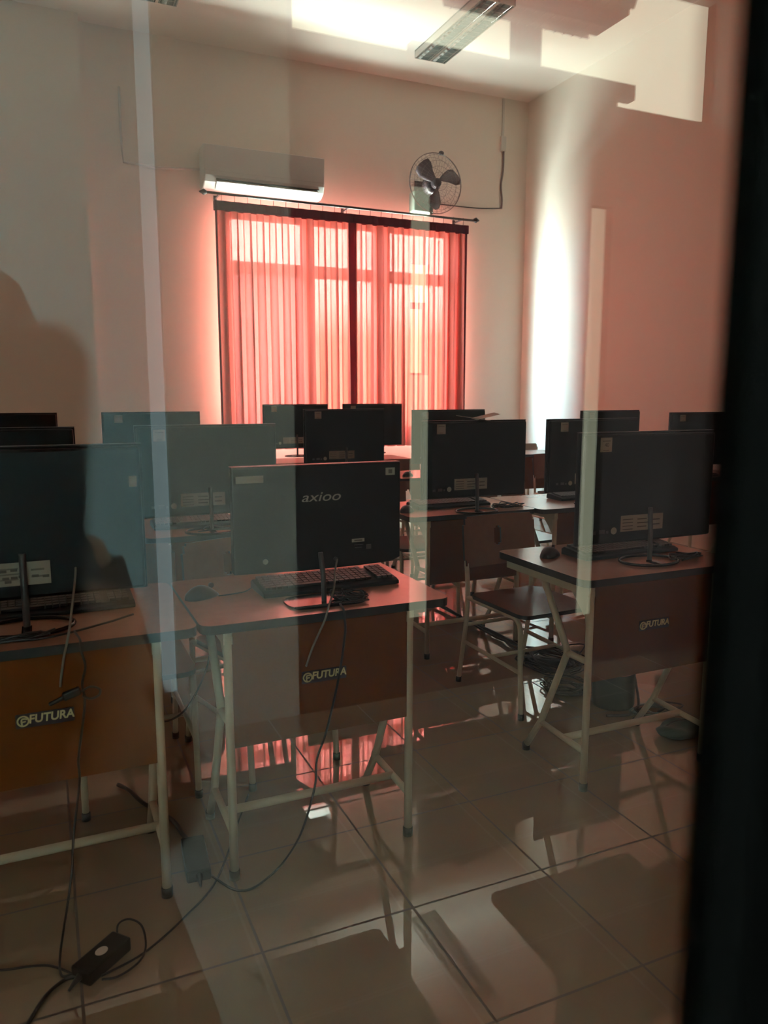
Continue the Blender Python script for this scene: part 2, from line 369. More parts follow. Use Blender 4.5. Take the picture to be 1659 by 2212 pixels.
for i in range(3):
    m_ = MB(); a0 = .55+i*2*PI/3; vs = []
    for r_, w0, w1 in ((.045, -.35, .35), (.12, -.5, .35), (.2, -.62, .28), (.25, -.55, .12), (.262, -.35, -.05)):
        vs.append([(r_*math.cos(a0+w0+(w1-w0)*t), yF-.03+.06*(t-.5), r_*math.sin(a0+w0+(w1-w0)*t)) for t in (0, .25, .5, .75, 1)])
    V = [[m_.bm.verts.new(p) for p in row] for row in vs]
    for a, b in zip(V, V[1:]):
        for k in range(4): m_.bm.faces.new((a[k], a[k+1], b[k+1], b[k])).smooth = True
    o = m_.build('blade', M['blade'], fan); md = o.modifiers.new('s', 'SOLIDIFY'); md.thickness = .004
MB().lathe([(.001, -.055), (.04, -.05), (.05, -.02), (.05, .02)], 20, (0, yF, 0), 'y').build('hub', M['fan'], fan)
MB().lathe([(.03, .03), (.075, .05), (.085, .10), (.08, .16), (.05, .20), (.001, .205)], 20, (0, yF, 0), 'y').build('motor_housing', M['fan'], fan)
m_ = MB(); m_.b2(-.14, .09, -.20, -.06, -.24, -.03); m_.build('control_box', M['fgreen'], fan, bevel=.015)
m_ = MB(); m_.b2(-.05, .05, -.02, 0, -.2, .12); m_.box((0, -.12, -.0), (.05, .22, .06)); m_.box((0, -.19, .03), (.05, .07, .12)); m_.build('wall_bracket', M['fan'], fan, bevel=.006)
MB().sph((.06, yF, .305), (.06, .04, .045)).build('cage_clip', M['fan'], fan)
MB().sph((-.05, yF, -.305), (.035, .03, .025)).build('cage_clip', M['fgreen'], fan)
MB().tube([(.08, -.06, -.09), (.2, -.03, -.10), (.33, -.012, -.095), (.74, -.012, -.092), (1.05, -.012, -.065)], .006, 6).build('power_cord', M['cable'], fan)
cd = thing('wall_conduit', 'white electrical conduit running down the back wall right of the fan', 'conduit', (4.965, 7.9, 3.46))
MB().b2(-.012, .012, -.018, 0, .63, 1.18).build('duct', M['pipe'], cd)
MB().tube([(0, -.012, .0), (.004, -.014, .1), (-.012, -.012, .25), (.01, -.013, .42), (.014, -.012, .63)], .011, 8).build('cord', M['cage'], cd)
MB().b2(-.035, .035, -.035, 0, .62, .78).build('switch_box', M['pipe'], cd, bevel=.006)

# ------------------------------------------------------------------ ceiling lamps
def lamp(label, loc, L=1.25, W=.33):
    t = thing('ceiling_lamp', label, 'ceiling lamp', loc, 0, 'louvred tube lamps')
    m_ = MB(); m_.b2(-W/2, W/2, 0, L, -.012, 0)
    for x in (-W/2, W/2-.01): m_.b2(x, x+.01, 0, L, -.07, 0)
    for y in (0, L-.01): m_.b2(-W/2, W/2, y, y+.01, -.07, 0)
    m_.b2(-.012, .012, 0, L, -.07, -.01); m_.build('housing', M['alu'], t)
    for sx in (-1, 1):
        MB().cyl((sx*.08, .03, -.03), (sx*.08, L-.03, -.03), .013).build('tube', M['tube'], t)
        m_ = MB()
        for k in range(1, 16): m_.b2(sx*.08-.07, sx*.08+.07, L*k/16-.002, L*k/16+.002, -.068, -.022)
        for x in (-.068, .066): m_.box((sx*.08+x, L/2, -.045), (.004, L-.02, .05), (0, x*6, 0))
        m_.build('louvre', M['alu'], t)
    return t
l0 = lamp('louvred twin-tube lamp on the classroom ceiling, near the fan', (3.69, 5.97, CH))
dup(l0, (1.09, 7.12-1.25+.02, CH), 'louvred twin-tube lamp on the ceiling, just cut by the top edge left of centre')
bpy.context.view_layer.update()
lc = lamp('corridor louvred lamp on thin rods, mirrored faintly across the bright transoms', (1.52, -2.55, 2.92), .72, .20); lc.rotation_euler = (0, 0, -PI/2); lc.location = (1.52, -2.5, 2.92)
for y in (.12, .60): MB().cyl((0, y, 0), (0, y, .53), .004, 8).build('hanging_rod', M['rod'], lc)

# ------------------------------------------------------------------ desks
DZ = .75
def desk(x0, x1, cx, y0, label, logo=True, depth=.55, rotz=0):
    """x0,x1 edges of the top, cx centre of the steel frame, y0 front edge"""
    t = thing('school_desk', label, 'desk', (cx, y0, 0), rotz, 'classroom desks')
    m_ = MB(); m_.prism(rounded(x0-cx, x1-cx, 0, depth, .035), DZ-.025, DZ, side=1); m_.build('tabletop', [M['lam'], M['edge']], t)
    m_ = MB(); m_.b2(-.262, .262, .010, .026, .392, .722); p = m_.build('modesty_panel', M['panel'], t, bevel=.001)
    if logo:
        m_ = MB(); m_.prism(rounded(-.067, .067, -.018, .018, .003), 0, .0015)
        pl = m_.build('logo_plate', M['plate'], p); pl.location = (0, .0095, .565); pl.rotation_euler = (PI/2, 0, 0)
        text_obj('lettering', 'FUTURA', .030, .0006, M['gold'], p, (.014, .0075, .567), (PI/2, 0, 0), shear=.12, offset=.0007, xs=.92)
        m_ = MB(); m_.tube([(.0125*math.cos(a), .0125*math.sin(a), 0) for a in [2*PI*k/24 for k in range(25)]], .0022, 5, smooth=False, cap=False)
        m_.tube([(-.003, -.011, 0), (-.003, .004, 0), (.004, .006, 0), (.009, .004, 0)], .0022, 5); m_.tube([(-.003, -.002, 0), (.006, -.001, 0)], .002, 5, smooth=False)
        e = m_.build('emblem', M['gold'], p); e.location = (-.050, .0075, .565); e.rotation_euler = (PI/2, 0, 0)
    for sx in (-1, 1):
        X = sx*.272
        m_ = MB(); m_.cyl((X, .018, .022), (X, .018, .724), .0125); lg = m_.build('leg', M['steel'], t)
        MB().lathe([(.001, 0), (.0155, 0), (.0155, .026), (.013, .028)], 14, (X, .018, 0)).build('foot_cap', M['edge'], lg)
        m_ = MB(); m_.tube([(X, .295, .712), (X, .135, .472), (X, .135, .452), (X, .273, .150), (X, .36, .022)], .0125, 10, smooth=False); lg = m_.build('leg', M['steel'], t)
        MB().lathe([(.001, 0), (.0155, 0), (.0155, .026), (.013, .028)], 14, (X, .363, 0)).build('foot_cap', M['edge'], lg)
        MB().tube([(X, .018, .462), (X, .14, .458)], .011, 8, smooth=False).build('side_brace', M['steel'], t)
        MB().tube([(X, .018, .140), (X, .275, .147)], .011, 8, smooth=False).build('side_brace', M['steel'], t)
        MB().box((X, .26, .706), (.025, .50, .032)).build('side_rail', M['steel'], t)
        m_ = MB(); o = [(0.03, .60), (.03, .69), (.12, .69)]
        a = [m_.bm.verts.new((X-.002, y, z)) for y, z in o]; b = [m_.bm.verts.new((X+.002, y, z)) for y, z in o]
        m_.bm.faces.new(a); m_.bm.faces.new(b[::-1])
        for k in range(3): m_.bm.faces.new((a[k], b[k], b[(k+1) % 3], a[(k+1) % 3]))
        m_.build('gusset', M['steel'], t)
    m_ = MB(); m_.cyl((-.272, .135, .143), (.272, .135, .143), .0125); m_.build('foot_rail', M['steel'], t)
    MB().b2(-.26, .26, .47, .49, .695, .722).build('top_rail', M['steel'], t); MB().b2(-.26, .26, .03, .05, .695, .722).build('top_rail', M['steel'], t)
    return t
desk(-.40, .345, -.035, 1.98, 'front-row desk at the left edge, orange panel with hanging plug in front')
desk(.352, 1.10, .695, 1.98, 'front-row middle desk carrying the monitor with the lettered back')
desk(1.603, 2.345, 1.912, 1.98, 'front-row right desk by the black frame, mouse at its near-left corner')
desk(-.36, .372, 0, 3.36, 'second-row desk at the far left, hidden behind the big left monitor', False)
desk(.378, 1.10, .74, 3.34, 'second-row desk left of centre, its top seen between two monitors', False)
desk(1.655, 2.405, 2.03, 3.40, 'second-row desk behind the chair back, with cables bunched on top', False)
desk(2.412, 3.15, 2.78, 3.36, 'second-row desk right of the cable bunch, joined to its neighbour', False)
desk(-.45, .30, -.07, 5.05, 'third-row desk at the far left', False)
desk(.305, 1.05, .68, 5.05, 'third-row desk beneath the monitor right of the pilaster edge', False)
desk(1.62, 2.37, 2.0, 5.05, 'third-row desk in front of the curtain gap', False)
desk(2.375, 3.12, 2.75, 5.05, 'third-row desk under the curtain right end, mouse on it', False)
desk(4.08, 4.83, 4.45, 5.05, 'third-row desk on the right, behind the bright reflected strip', False)
desk(1.76, 2.50, 2.13, 6.62, 'rearmost desk below the left curtain panel', False)
desk(2.505, 3.25, 2.87, 6.62, 'rearmost desk below the meeting of the curtain panels', False)
desk(4.35, 5.10, 4.72, 6.62, 'rearmost desk by the right corner, pale bare top', False)
desk(4.26, 5.0, 4.63, 4.20, 'desk at the right wall under the rightmost monitor', False)

# ------------------------------------------------------------------ chairs
def chair(label, loc, rotz):
    t = thing('school_chair', label, 'chair', loc, rotz, 'wooden school chairs')
    m_ = MB(); m_.prism(rounded(-.19, .19, -.22, .20, .045), .435, .452, side=1); m_.build('seat', [M['seat'], M['edge']], t)
    # backrest: curved board with an oval hand hole
    bm = MB(); nx, nz = 40, 26; V = {}
    for i in range(nx+1):
        for j in range(nz+1):
            x = -.20+.40*i/nx; z = .565+.235*j/nz
            V[i, j] = bm.bm.verts.new((x, .232+.02*(1-(x/.2)**2)+.10*(z-.565), z))
    for i in range(nx):
        for j in range(nz):
            xc = -.20+.40*(i+.5)/nx; zc = .565+.235*(j+.5)/nz
            if ((xc)/.024)**2+((zc-.70)/.045)**2 < 1: continue
            ex, ez = abs(xc)-.155, abs(zc-.6825)-.0825
            if ex > 0 and ez > 0 and ex*ex+ez*ez > .038**2: continue
            bm.bm.faces.new((V[i, j], V[i+1, j], V[i+1, j+1], V[i, j+1]))
    loose = [v for v in bm.bm.verts if not v.link_faces]; bmesh.ops.delete(bm.bm, geom=loose, context='VERTS')
    o = bm.build('backrest', [M['seat'], M['edge']], t); md = o.modifiers.new('s', 'SOLIDIFY'); md.thickness = .012; md.material_offset_rim = 1
    for sx in (-1, 1):
        X = sx*.18
        lg = MB().tube([(X, .29, .022), (X, .235, .30), (X, .225, .45), (X, .238, .60), (X, .262, .76)], .011, 10).build('leg', M['steel'], t)
        MB().lathe([(.001, 0), (.014, 0), (.014, .024), (.011, .026)], 12, (X, .292, 0)).build('foot_cap', M['edge'], lg)
        lg = MB().tube([(X, -.205, .022), (X, -.19, .25), (X, -.185, .38), (X, -.15, .425), (X, -.05, .428), (X, .225, .428)], .011, 10, n=6).build('leg', M['steel'], t)
        MB().lathe([(.001, 0), (.014, 0), (.014, .024), (.011, .026)], 12, (X, -.206, 0)).build('foot_cap', M['edge'], lg)
        MB().cyl((X, -.193, .20), (X, .25, .21), .009, 8).build('stretcher', M['steel'], t)
    MB().cyl((-.18, .248, .29), (.18, .248, .29), .009, 8).build('stretcher', M['steel'], t)
    MB().cyl((-.18, .03, .203), (.18, .03, .203), .009, 8).build('stretcher', M['steel'], t)
    return t
ch = chair('wooden school chair behind the front-row right desk, backrest with oval hand hole', (1.945, 2.79, 0), .04)
dup(ch, (.71, 2.71, 0), 'wooden school chair behind the front-row middle desk, mostly hidden by its panel', rotz=.28)
dup(ch, (.235, 2.70, 0), 'wooden school chair behind the front-row left desk, seat corner showing below the desk joint', rotz=0)
dup(ch, (5.03, 7.20, 0), 'wooden school chair at the back right, backrest above the pale desk top', rotz=-.05)
dup(ch, (.72, 4.12, 0), 'wooden school chair behind the second-row desk left of centre', rotz=.1)
dup(ch, (2.12, 4.22, 0), 'wooden school chair behind the second-row desk with the cable bunch', rotz=-.15)
dup(ch, (2.82, 4.15, 0), 'wooden school chair between the second and third rows, right of centre', rotz=.05)
dup(ch, (1.98, 5.80, 0), 'wooden school chair behind the third-row desk in front of the curtains', rotz=.1)
dup(ch, (2.80, 5.82, 0), 'wooden school chair behind the third-row desk below the fan', rotz=-.1)
dup(ch, (4.45, 5.85, 0), 'wooden school chair behind the third-row desk on the right', rotz=.05)

# ------------------------------------------------------------------ computers
def monitor(label, loc, rotz=0):
    t = thing('desktop_monitor', label, 'monitor', loc, rotz, 'black all-in-one computers seen from behind')
    W = .62; Z0 = .075; Z1 = .474
    m_ = MB(); m_.b2(-W/2, W/2, .028, .044, Z0, Z1); h = m_.build('housing', M['pc'], t, bevel=.003)
    m_ = MB(); m_.b2(-W/2+.006, W/2-.006, .010, .030, Z0+.004, Z1-.006); m_.build('rear_cover', M['pc'], t, bevel=.008)
    m_ = MB(); m_.b2(-W/2+.006, W/2-.006, .044, .0455, Z0+.04, Z1-.006); m_.build('screen', M['screen'], t)
    m_ = MB(); m_.b2(-W/2, W/2, .026, .0455, Z1, Z1+.002); m_.build('top_edge_highlight', M['grey'], t)  # highlight along the top edge, put in as a thin grey strip
    m_ = MB(); m_.tube([(0, -.004, .006), (0, -.002, .10), (0, .006, .20)], .009, 10); m_.build('stand_post', M['grey'], t)
    m_ = MB(); m_.tube([(.115*math.cos(a), -.0+.085*math.sin(a), .006) for a in [2*PI*k/36 for k in range(37)]], .0055, 8, smooth=False, cap=False)
    m_.box((0, -.043, .005), (.024, .086, .008)); m_.build('base_ring', M['pcg'], t)
    m_ = MB(); m_.b2(-.130, .065, .0086, .0102, Z0+.044, Z0+.102)
    s_ = m_.build('specification_label', M['label'], t)
    m_ = MB()
    for k in range(4): m_.b2(-.122, -.075, .0080, .0088, Z0+.050+k*.012, Z0+.053+k*.012)
    for k in range(3): m_.b2(-.055, -.012+.01*(k % 2), .0080, .0088, Z0+.056+k*.014, Z0+.060+k*.014)
    for k in range(2): m_.b2(.018, .050, .0080, .0088, Z0+.060+k*.018, Z0+.065+k*.018)
    m_.build('print', M['ink'], s_)
    m_ = MB(); m_.b2(-W/2+.075, -W/2+.125, .0086, .0102, Z1-.066, Z1-.016); s_ = m_.build('number_sticker', M['label'], t)
    m_ = MB(); m_.b2(-W/2+.083, -W/2+.117, .0078, .0088, Z1-.029, Z1-.0265); m_.b2(-W/2+.088, -W/2+.112, .0078, .0088, Z1-.0605, Z1-.059); m_.build('print', M['ink'], s_)
    m_ = MB(); m_.cyl((-.160, .0085, Z0+.050), (-.160, .0102, Z0+.050), .013, 16); m_.build('round_sticker', M['label'], t)
    m_ = MB(); m_.b2(-.225, -.200, .0088, .0102, Z0+.042, Z0+.056); m_.b2(-.255, -.240, .0088, .0102, Z0+.042, Z0+.053); m_.b2(-.194, -.184, .0088, .0102, Z0+.042, Z0+.052); m_.build('port', M['grey'], t)
    return t
m0 = monitor('large black monitor back on the front-row right desk, square numbered sticker at top left', (2.005, 2.13, DZ))
text_obj('number', '40', .020, .0002, M['ink'], [c for c in m0.children if c.name.startswith('number_sticker')][0], (-.208, .0080, .432), (PI/2, 0, 0))
def mon2(loc, label, rotz=0):
    r = m0.copy(); COL.objects.link(r); r.location = loc; r.rotation_euler = (0, 0, rotz); r['label'] = label
    for c0 in list(m0.children):
        c = c0.copy(); COL.objects.link(c); c.parent = r
        for g in list(c0.children):
            if g.name.startswith('number'): continue
            d = g.copy(); COL.objects.link(d); d.parent = c
    return r
MON = {
 'A': ((-.066, 2.15, DZ), 'large black monitor back at the left edge, on the front-row left desk'),
 'D': ((.668, 3.40, DZ), 'black monitor back on the second row, directly behind and left of the lettered one'),
 'E': ((2.055, 3.44, DZ), 'black monitor back on the second row with papers lying on its top edge'),
 'Mm': ((2.80, 3.42, DZ), 'tall narrow-looking black monitor back on the second row, beside the blue-white glow on the wall'),
 'L': ((-.186, 3.40, DZ), 'second-row monitor at the left edge, just above the big left monitor'),
 'K': ((-.217, 5.20, DZ+.02), 'third-row monitor at the left edge, topmost of the three stacked in view there'),
 'J': ((.662, 5.20, DZ+.02), 'third-row monitor standing before the pilaster edge left of the curtains'),
 'G': ((2.00, 5.18, DZ+.03), 'third-row monitor before the meeting of the two curtain panels'),
 'I': ((2.81, 5.10, DZ+.02), 'third-row monitor before the right end of the curtain'),
 'F': ((2.135, 6.78, DZ+.045), 'rearmost monitor before the left curtain panel'),
 'F2': ((2.93, 6.85, DZ+.045), 'rearmost monitor just right of the curtain gap, its far side catching red light'),
 'N': ((4.42, 5.20, DZ), 'third-row monitor peeping above the tall one on the right'),
 'O': ((4.60, 4.36, DZ), 'rightmost monitor against the pink wall, next to the black frame'),
}
for k, (loc, lb) in MON.items(): mon2(loc, lb, -.1 if k == 'O' else 0)
# right-hand big sticker on the left monitor and paper on the second-row one
mA = [o for o in D.objects if o.name.startswith('desktop_monitor') and o['label'].startswith('large black monitor back at the left')][0]
m_ = MB(); m_.b2(.272, .292, .0086, .0102, .36, .389); m_.build('square_sticker', M['label'], mA)
m_ = MB(); m_.b2(-.31+.245, .065, .0080, .0100, .116, .168); s_ = m_.build('specification_label', M['label'], mA)
m_ = MB()
for k, (x, z) in enumerate(((-.055, .152), (-.03, .154), (-.05, .133), (-.03, .134), (-.012, .136), (.02, .135), (.045, .133), (-.045, .124))): m_.b2(x, x+.016, .0072, .0082, z, z+.007)
m_.build('print', M['ink'], s_)

# the smaller monitor with the lettered back
B = thing('desktop_monitor', 'black monitor with silver lettering on its back, on the front-row middle desk', 'monitor', (.728, 2.105, DZ))
m_ = MB(); W = .515
ol = [(-W/2, .102), (-.05, .096), (.12, .097), (W/2-.03, .101), (W/2, .113), (W/2, .405), (-W/2, .405)]
a = [m_.bm.verts.new((x, -.004, z)) for x, z in ol]; b = [m_.bm.verts.new((x, .03, z)) for x, z in ol]; n = len(ol)
m_.bm.faces.new(a); m_.bm.faces.new(b[::-1])
for k in range(n): m_.bm.faces.new((a[k], b[k], b[(k+1) % n], a[(k+1) % n]))
m_.build('housing', M['pc'], B, bevel=.004)
MB().b2(-W/2, W/2, -.003, .032, .405, .407).build('top_edge_highlight', M['grey'], B)  # same painted edge highlight, as a grey strip
MB().b2(-W/2+.01, W/2-.01, .030, .0315, .125, .395).build('screen', M['screen'], B)
text_obj('lettering', 'axioo', .040, .0006, M['logo'], B, (.002, -.0052, .312), (PI/2, 0, 0), shear=.25, offset=0, xs=1.34)
MB().b2(-.246, -.168, -.0056, -.004, .361, .381).build('paper_label', M['label'], B)
s_ = MB().b2(.208, .238, -.0056, -.004, .367, .389).build('number_sticker', M['label'], B)
MB().b2(.217, .229, -.0062, -.0054, .372, .384).build('print', M['ink'], s_)
s_ = MB().b2(.098, .138, -.0056, -.004, .170, .180).build('serial_label', M['label'], B)
MB().b2(.105, .131, -.0062, -.0054, .173, .177).build('print', M['ink'], s_)
MB().b2(.106, .134, -.0050, -.004, .160, .162).b2(.108, .130, -.0050, -.004, .152, .1535).build('fine_print', M['grey'], B)
MB().b2(.144, .160, -.0056, -.004, .146, .160).build('square_sticker', M['grey'], B)
MB().cyl((-.167, -.0056, .134), (-.167, -.004, .134), .008, 16).build('round_sticker', M['label'], B)
m_ = MB(); m_.tube([(0, -.028, .006), (0, -.024, .07), (-.004, -.012, .15)], .0075, 10); m_.build('stand_post', M['grey'], B)
m_ = MB(); m_.prism([(x, y) for x, y in rounded(-.11, .13, -.075, .06, .05)], 0, .006); m_.build('base_plate', M['pcg'], B)
m_ = MB(); m_.tube([(-.105+.23*k/10, -.072, .008) for k in range(11)], .003, 6, smooth=False); m_.build('base_trim', M['grey'], B)
MB().cyl((.045, -.012, .125), (.045, -.004, .125), .006, 10).build('power_socket', M['grey'], B)

# ------------------------------------------------------------------ keyboards and mice
def keyboard(label, loc, rotz=0):
    t = thing('keyboard', label, 'keyboard', loc, rotz, 'black keyboards')
    ol = [(-.075, .0), (.075, .0), (.075, .022), (.06, .030), (-.055, .018), (-.075, .012)]
    m_ = MB(); a = [m_.bm.verts.new((-.225, y, z)) for y, z in ol]; b = [m_.bm.verts.new((.225, y, z)) for y, z in ol]; n = len(ol)
    m_.bm.faces.new(a); m_.bm.faces.new(b[::-1])
    for k in range(n): m_.bm.faces.new((a[k], b[k], b[(k+1) % n], a[(k+1) % n]))
    m_.build('base', M['pc'], t, bevel=.003)
    m_ = MB()
    for r in range(6):
        y = -.048+r*.019; z = .0215+r*.0021
        x = -.215
        while x < .21:
            wd = .017
            if r == 0 and -.13 < x < -.02: wd = .11
            if not (.075 < x+wd/2 < .085 or .142 < x+wd/2 < .150): m_.box((x+wd/2, y, z+.003), (wd-.002, .016, .008), (.1, 0, 0))
            x += wd+.0015
    m_.build('keys', M['key'], t)
    return t
def mouse(label, loc, rotz=0):
    t = thing('computer_mouse', label, 'mouse', loc, rotz, 'black computer mice')
    m_ = MB(); rings = []
    for i in range(13):
        u = i/12; y = -.058+.116*u; w_ = .033*math.sqrt(max(0.0, 1-(2*u-1)**2*.97))**.7; h = .038*(math.sin(PI*min(1, u*.9+.12))**.8)
        rings.append([m_.bm.verts.new((w_*math.cos(a)*(1.0), y, max(0, h*math.sin(a)))) for a in [PI*k/12 for k in range(13)]])
    for a, b in zip(rings, rings[1:]):
        for k in range(12): m_.bm.faces.new((a[k], a[k+1], b[k+1], b[k])).smooth = True
    for a, b in zip(rings, rings[1:]): m_.bm.faces.new((a[0], b[0], b[-1], a[-1]))
    m_.bm.faces.new(rings[0]); m_.bm.faces.new(rings[-1][::-1]); m_.build('body', M['mouse'], t)
    MB().cyl((-.004, .036, .030), (.004, .036, .030), .008, 12).build('scroll_wheel', M['grey'], t)
    return t
kb = keyboard('black keyboard on the front-row middle desk, under the lettered monitor', (.80, 2.265, DZ+.002), .02)
dup(kb, (-.01, 2.32, DZ+.002), 'black keyboard on the front-row left desk, its right end past the monitor', .02)
dup(kb, (2.02, 2.30, DZ+.002), 'black keyboard on the front-row right desk, below the sticker monitor', .02)
dup(kb, (.66, 3.60, DZ+.002), 'black keyboard on the second-row desk left of centre')
dup(kb, (2.02, 3.68, DZ+.002), 'black keyboard on the second-row desk behind the ring stand', .03)
dup(kb, (2.93, 3.66, DZ+.002), 'black keyboard on the second-row desk, its left tip next to the tall monitor')
ms = mouse('black mouse on the front-row middle desk near the desk joint', (.413, 2.290, DZ), -1.05)
dup(ms, (1.735, 2.36, DZ), 'black mouse at the far-left part of the front-row right desk', -.95)
dup(ms, (1.722, 3.59, DZ), 'black mouse on the second-row desk, right beside the lettered monitor edge', -.8)
dup(ms, (2.50, 5.20, DZ), 'black mouse on the third-row desk right of the lettered monitor', -.9)

# ------------------------------------------------------------------ cables and floor things
def cable(label, pts, r=.003, m='cable', cat='cable', group=None, name='cable'):
    o = MB().tube(pts, r, 7).build(name, M[m]); return tag(o, label, cat, group)
pa = thing('hanging_plug_cable', 'thin black cable with a plug hanging before the left orange panel', 'cable')
MB().tube([(.045, 2.06, .757), (.055, 1.975, .757), (.054, 1.962, .74), (.063, 1.958, .696), (.053, 1.955, .65), (.057, 1.955, .613), (.05, 1.955, .554), (.034, 1.955, .46), (.033, 1.955, .399), (.012, 1.92, .283), (.002, 1.88, .211), (-.014, 1.85, .136), (-.036, 1.85, .02), (-.036, 1.785, .012), (-.012, 1.775, .012)], .003, 7).build('cord', M['cable'], pa)
MB().box((.028, 1.95, .632), (.042, .016, .020), (0, -.3, 0)).box((-.006, 1.95, .619), (.04, .010, .010), (0, -.35, 0)).build('plug', M['cable'], pa, bevel=.004)
MB().tube([(.05, 1.95, .634), (.071, 1.95, .643), (.092, 1.95, .634), (.090, 1.95, .618), (.07, 1.95, .612), (.052, 1.95, .622)], .0028, 7).build('cord_loop', M['cable'], pa)
cable('cable coloured grey for the light on it, running from the left monitor down over the desk edge', [(.06, 2.14, .905), (.058, 2.12, .892), (.047, 2.05, .848), (.031, 1.955, .788), (.017, 1.95, .732), (.007, 1.955, .676), (.004, 1.96, .65)], .003, 'cablel')
cable('grey cable dropping from the lettered monitor past its stand', [(.775, 2.09, .875), (.757, 2.06, .845), (.742, 2.03, .805), (.700, 1.965, .765), (.686, 1.955, .735), (.651, 1.955, .665), (.632, 1.96, .609)], .003, 'cablel')
cable('black cable hanging before the middle orange panel down to the floor adapter', [(.76, 2.03, .756), (.748, 1.972, .757), (.746, 1.958, .735), (.746, 1.955, .688), (.724, 1.955, .555), (.687, 1.955, .41), (.658, 1.955, .332), (.65, 1.955, .249), (.599, 1.93, .133), (.561, 1.985, .02), (.50, 1.95, .006), (.447, 1.925, .006), (.405, 1.945, .006), (.362, 2.02, .012)], .0034)
def brick(label, c, d, rz, sticker):
    t = thing('power_adapter', label, 'power adapter', (*c, 0), rz, 'black power adapters on the floor')
    MB().b2(-d[0]/2, d[0]/2, -d[1]/2, d[1]/2, 0, d[2]).build('case', M['pc'], t, bevel=.005)
    if sticker: MB().disc_prism((.0, .0, d[2]), .016, .013, .0008).build('oval_sticker', M['paper'], t)
    MB().tube([(-d[0]/2, 0, .02), (-d[0]/2-.018, 0, .015), (-d[0]/2-.035, 0, .008)], .007, 8, rr=(.009, .003)).build('strain_relief', M['cable'], t)
    return t
brick('black power adapter with a white oval sticker on the floor at lower left', (.055, 1.797), (.135, .060, .036), .72, True)
brick('black power adapter on the floor between the left and middle desk legs', (.335, 2.115), (.185, .068, .034), 1.50, False)
cable('thick black cord leading from behind the left desk to the middle floor adapter', [(.330, 2.215, .018), (.323, 2.267, .01), (.304, 2.368, .01), (.234, 2.507, .01), (.201, 2.611, .01), (.168, 2.671, .01)], .007)
cable('black cable looping above the lower-left adapter', [(.095, 1.84, .018), (.1, 1.886, .03), (.128, 1.895, .032), (.155, 1.865, .025), (.157, 1.803, .012), (.135, 1.762, .006), (.087, 1.735, .005), (.05, 1.74, .005)], .0028)
cable('black cable curving over the floor from the lower-left adapter to behind the middle desk', [(.05, 1.752, .005), (.15, 1.790, .005), (.265, 1.883, .005), (.376, 2.010, .005), (.515, 2.312, .005), (.57, 2.43, .005)], .003)
cable('black cable entering from the left edge to the lower-left adapter', [(-.35, 1.93, .005), (-.169, 1.869, .005), (-.108, 1.855, .005), (-.058, 1.835, .005), (-.005, 1.778, .006)], .003)
cable('thick black cord leaving the frame at the bottom left', [(-.25, 1.40, .006), (-.16, 1.56, .006), (-.106, 1.668, .006), (-.069, 1.739, .006), (-.029, 1.770, .008), (.0, 1.765, .012)], .0045)
cable('thin cable drooping in the gap between the left and middle desks', [(.40, 2.30, .70), (.44, 2.32, .62), (.42, 2.3, .52), (.36, 2.28, .42), (.30, 2.27, .385), (.24, 2.26, .40)], .003)
cable('black cord on the front-row left desk behind the stand', [(-.30, 2.10, .757), (-.15, 2.05, .757), (-.02, 2.03, .757), (.12, 2.10, .757), (.2, 2.16, .757)], .003)
cable('thin dark cable between mouse and keyboard on the front-row middle desk', [(.458, 2.27, .754), (.50, 2.275, .754), (.545, 2.29, .754), (.58, 2.33, .756)], .002)
def tangle(name, label, c, s, n, r, z0=0.0, m='cable', seed=1, flat=.35, loops=5):
    rnd = random.Random(seed); mb = MB()
    for k in range(n):
        pts = []; a0 = rnd.uniform(0, 6.28); rx = s[0]*rnd.uniform(.45, 1); ry = s[1]*rnd.uniform(.45, 1); ox, oy = rnd.uniform(-.3, .3)*s[0], rnd.uniform(-.3, .3)*s[1]
        for i in range(loops*4):
            a = a0+i*1.5; q = rnd.uniform(.6, 1.1)
            pts.append((c[0]+ox+rx*q*math.cos(a), c[1]+oy+ry*q*math.sin(a), z0+r+abs(rnd.gauss(0, s[2]*flat))))
        mb.tube(pts, r, 6, n=5)
    return tag(mb.build(name, M[m]), label, 'cable')
tangle('coiled_cable', 'bunched black cable beside the stand on the front-row middle desk', (.838, 2.085), (.075, .04, .04), 2, .0024, DZ+.001, seed=4)
tangle('coiled_cable', 'bunched black cable right of the ring stand on the second-row desk', (2.27, 3.50), (.10, .05, .03), 2, .003, DZ+.001, seed=5)
tangle('coiled_cable', 'black cable coil on the ring stand of the second-row left monitor', (.70, 3.42), (.12, .05, .02), 1, .003, DZ+.001, seed=8, loops=3)
tangle('coiled_cable', 'black cable coil at the stand of the front-row left monitor', (-.14, 2.07), (.16, .05, .02), 1, .003, DZ+.001, seed=9, loops=4)
tangle('coiled_cable', 'black cable heap on the stand of the front-row right monitor, beside the black frame', (2.16, 2.12), (.10, .05, .035), 2, .0028, DZ+.001, seed=19, loops=4)
tangle('floor_cable_tangle', 'loose tangle of black cables on the floor behind the right desk leg', (2.30, 3.10), (.20, .22, .06), 3, .004, 0, seed=11)
tangle('floor_cable_tangle', 'tangle of black cables on the floor left of the round black drum', (2.16, 2.80), (.13, .13, .05), 3, .004, 0, seed=12)
tangle('floor_cable_tangle', 'small nest of black cables on the floor right of the round black drum', (2.34, 2.42), (.14, .08, .03), 2, .004, 0, seed=13, loops=3)
bd = MB()
rnd = random.Random(3)
for k in range(5):
    bd.tube([(x+rnd.uniform(-.02, .02), y, z+rnd.uniform(0, .02)) for x, y, z in ((2.251, 4.60, .012), (2.256, 4.234, .012), (2.26, 3.979, .012), (2.256, 3.751, .012), (2.262, 3.531, .012), (2.25, 3.339, .012), (2.25, 3.2, .012))], .006, 6)
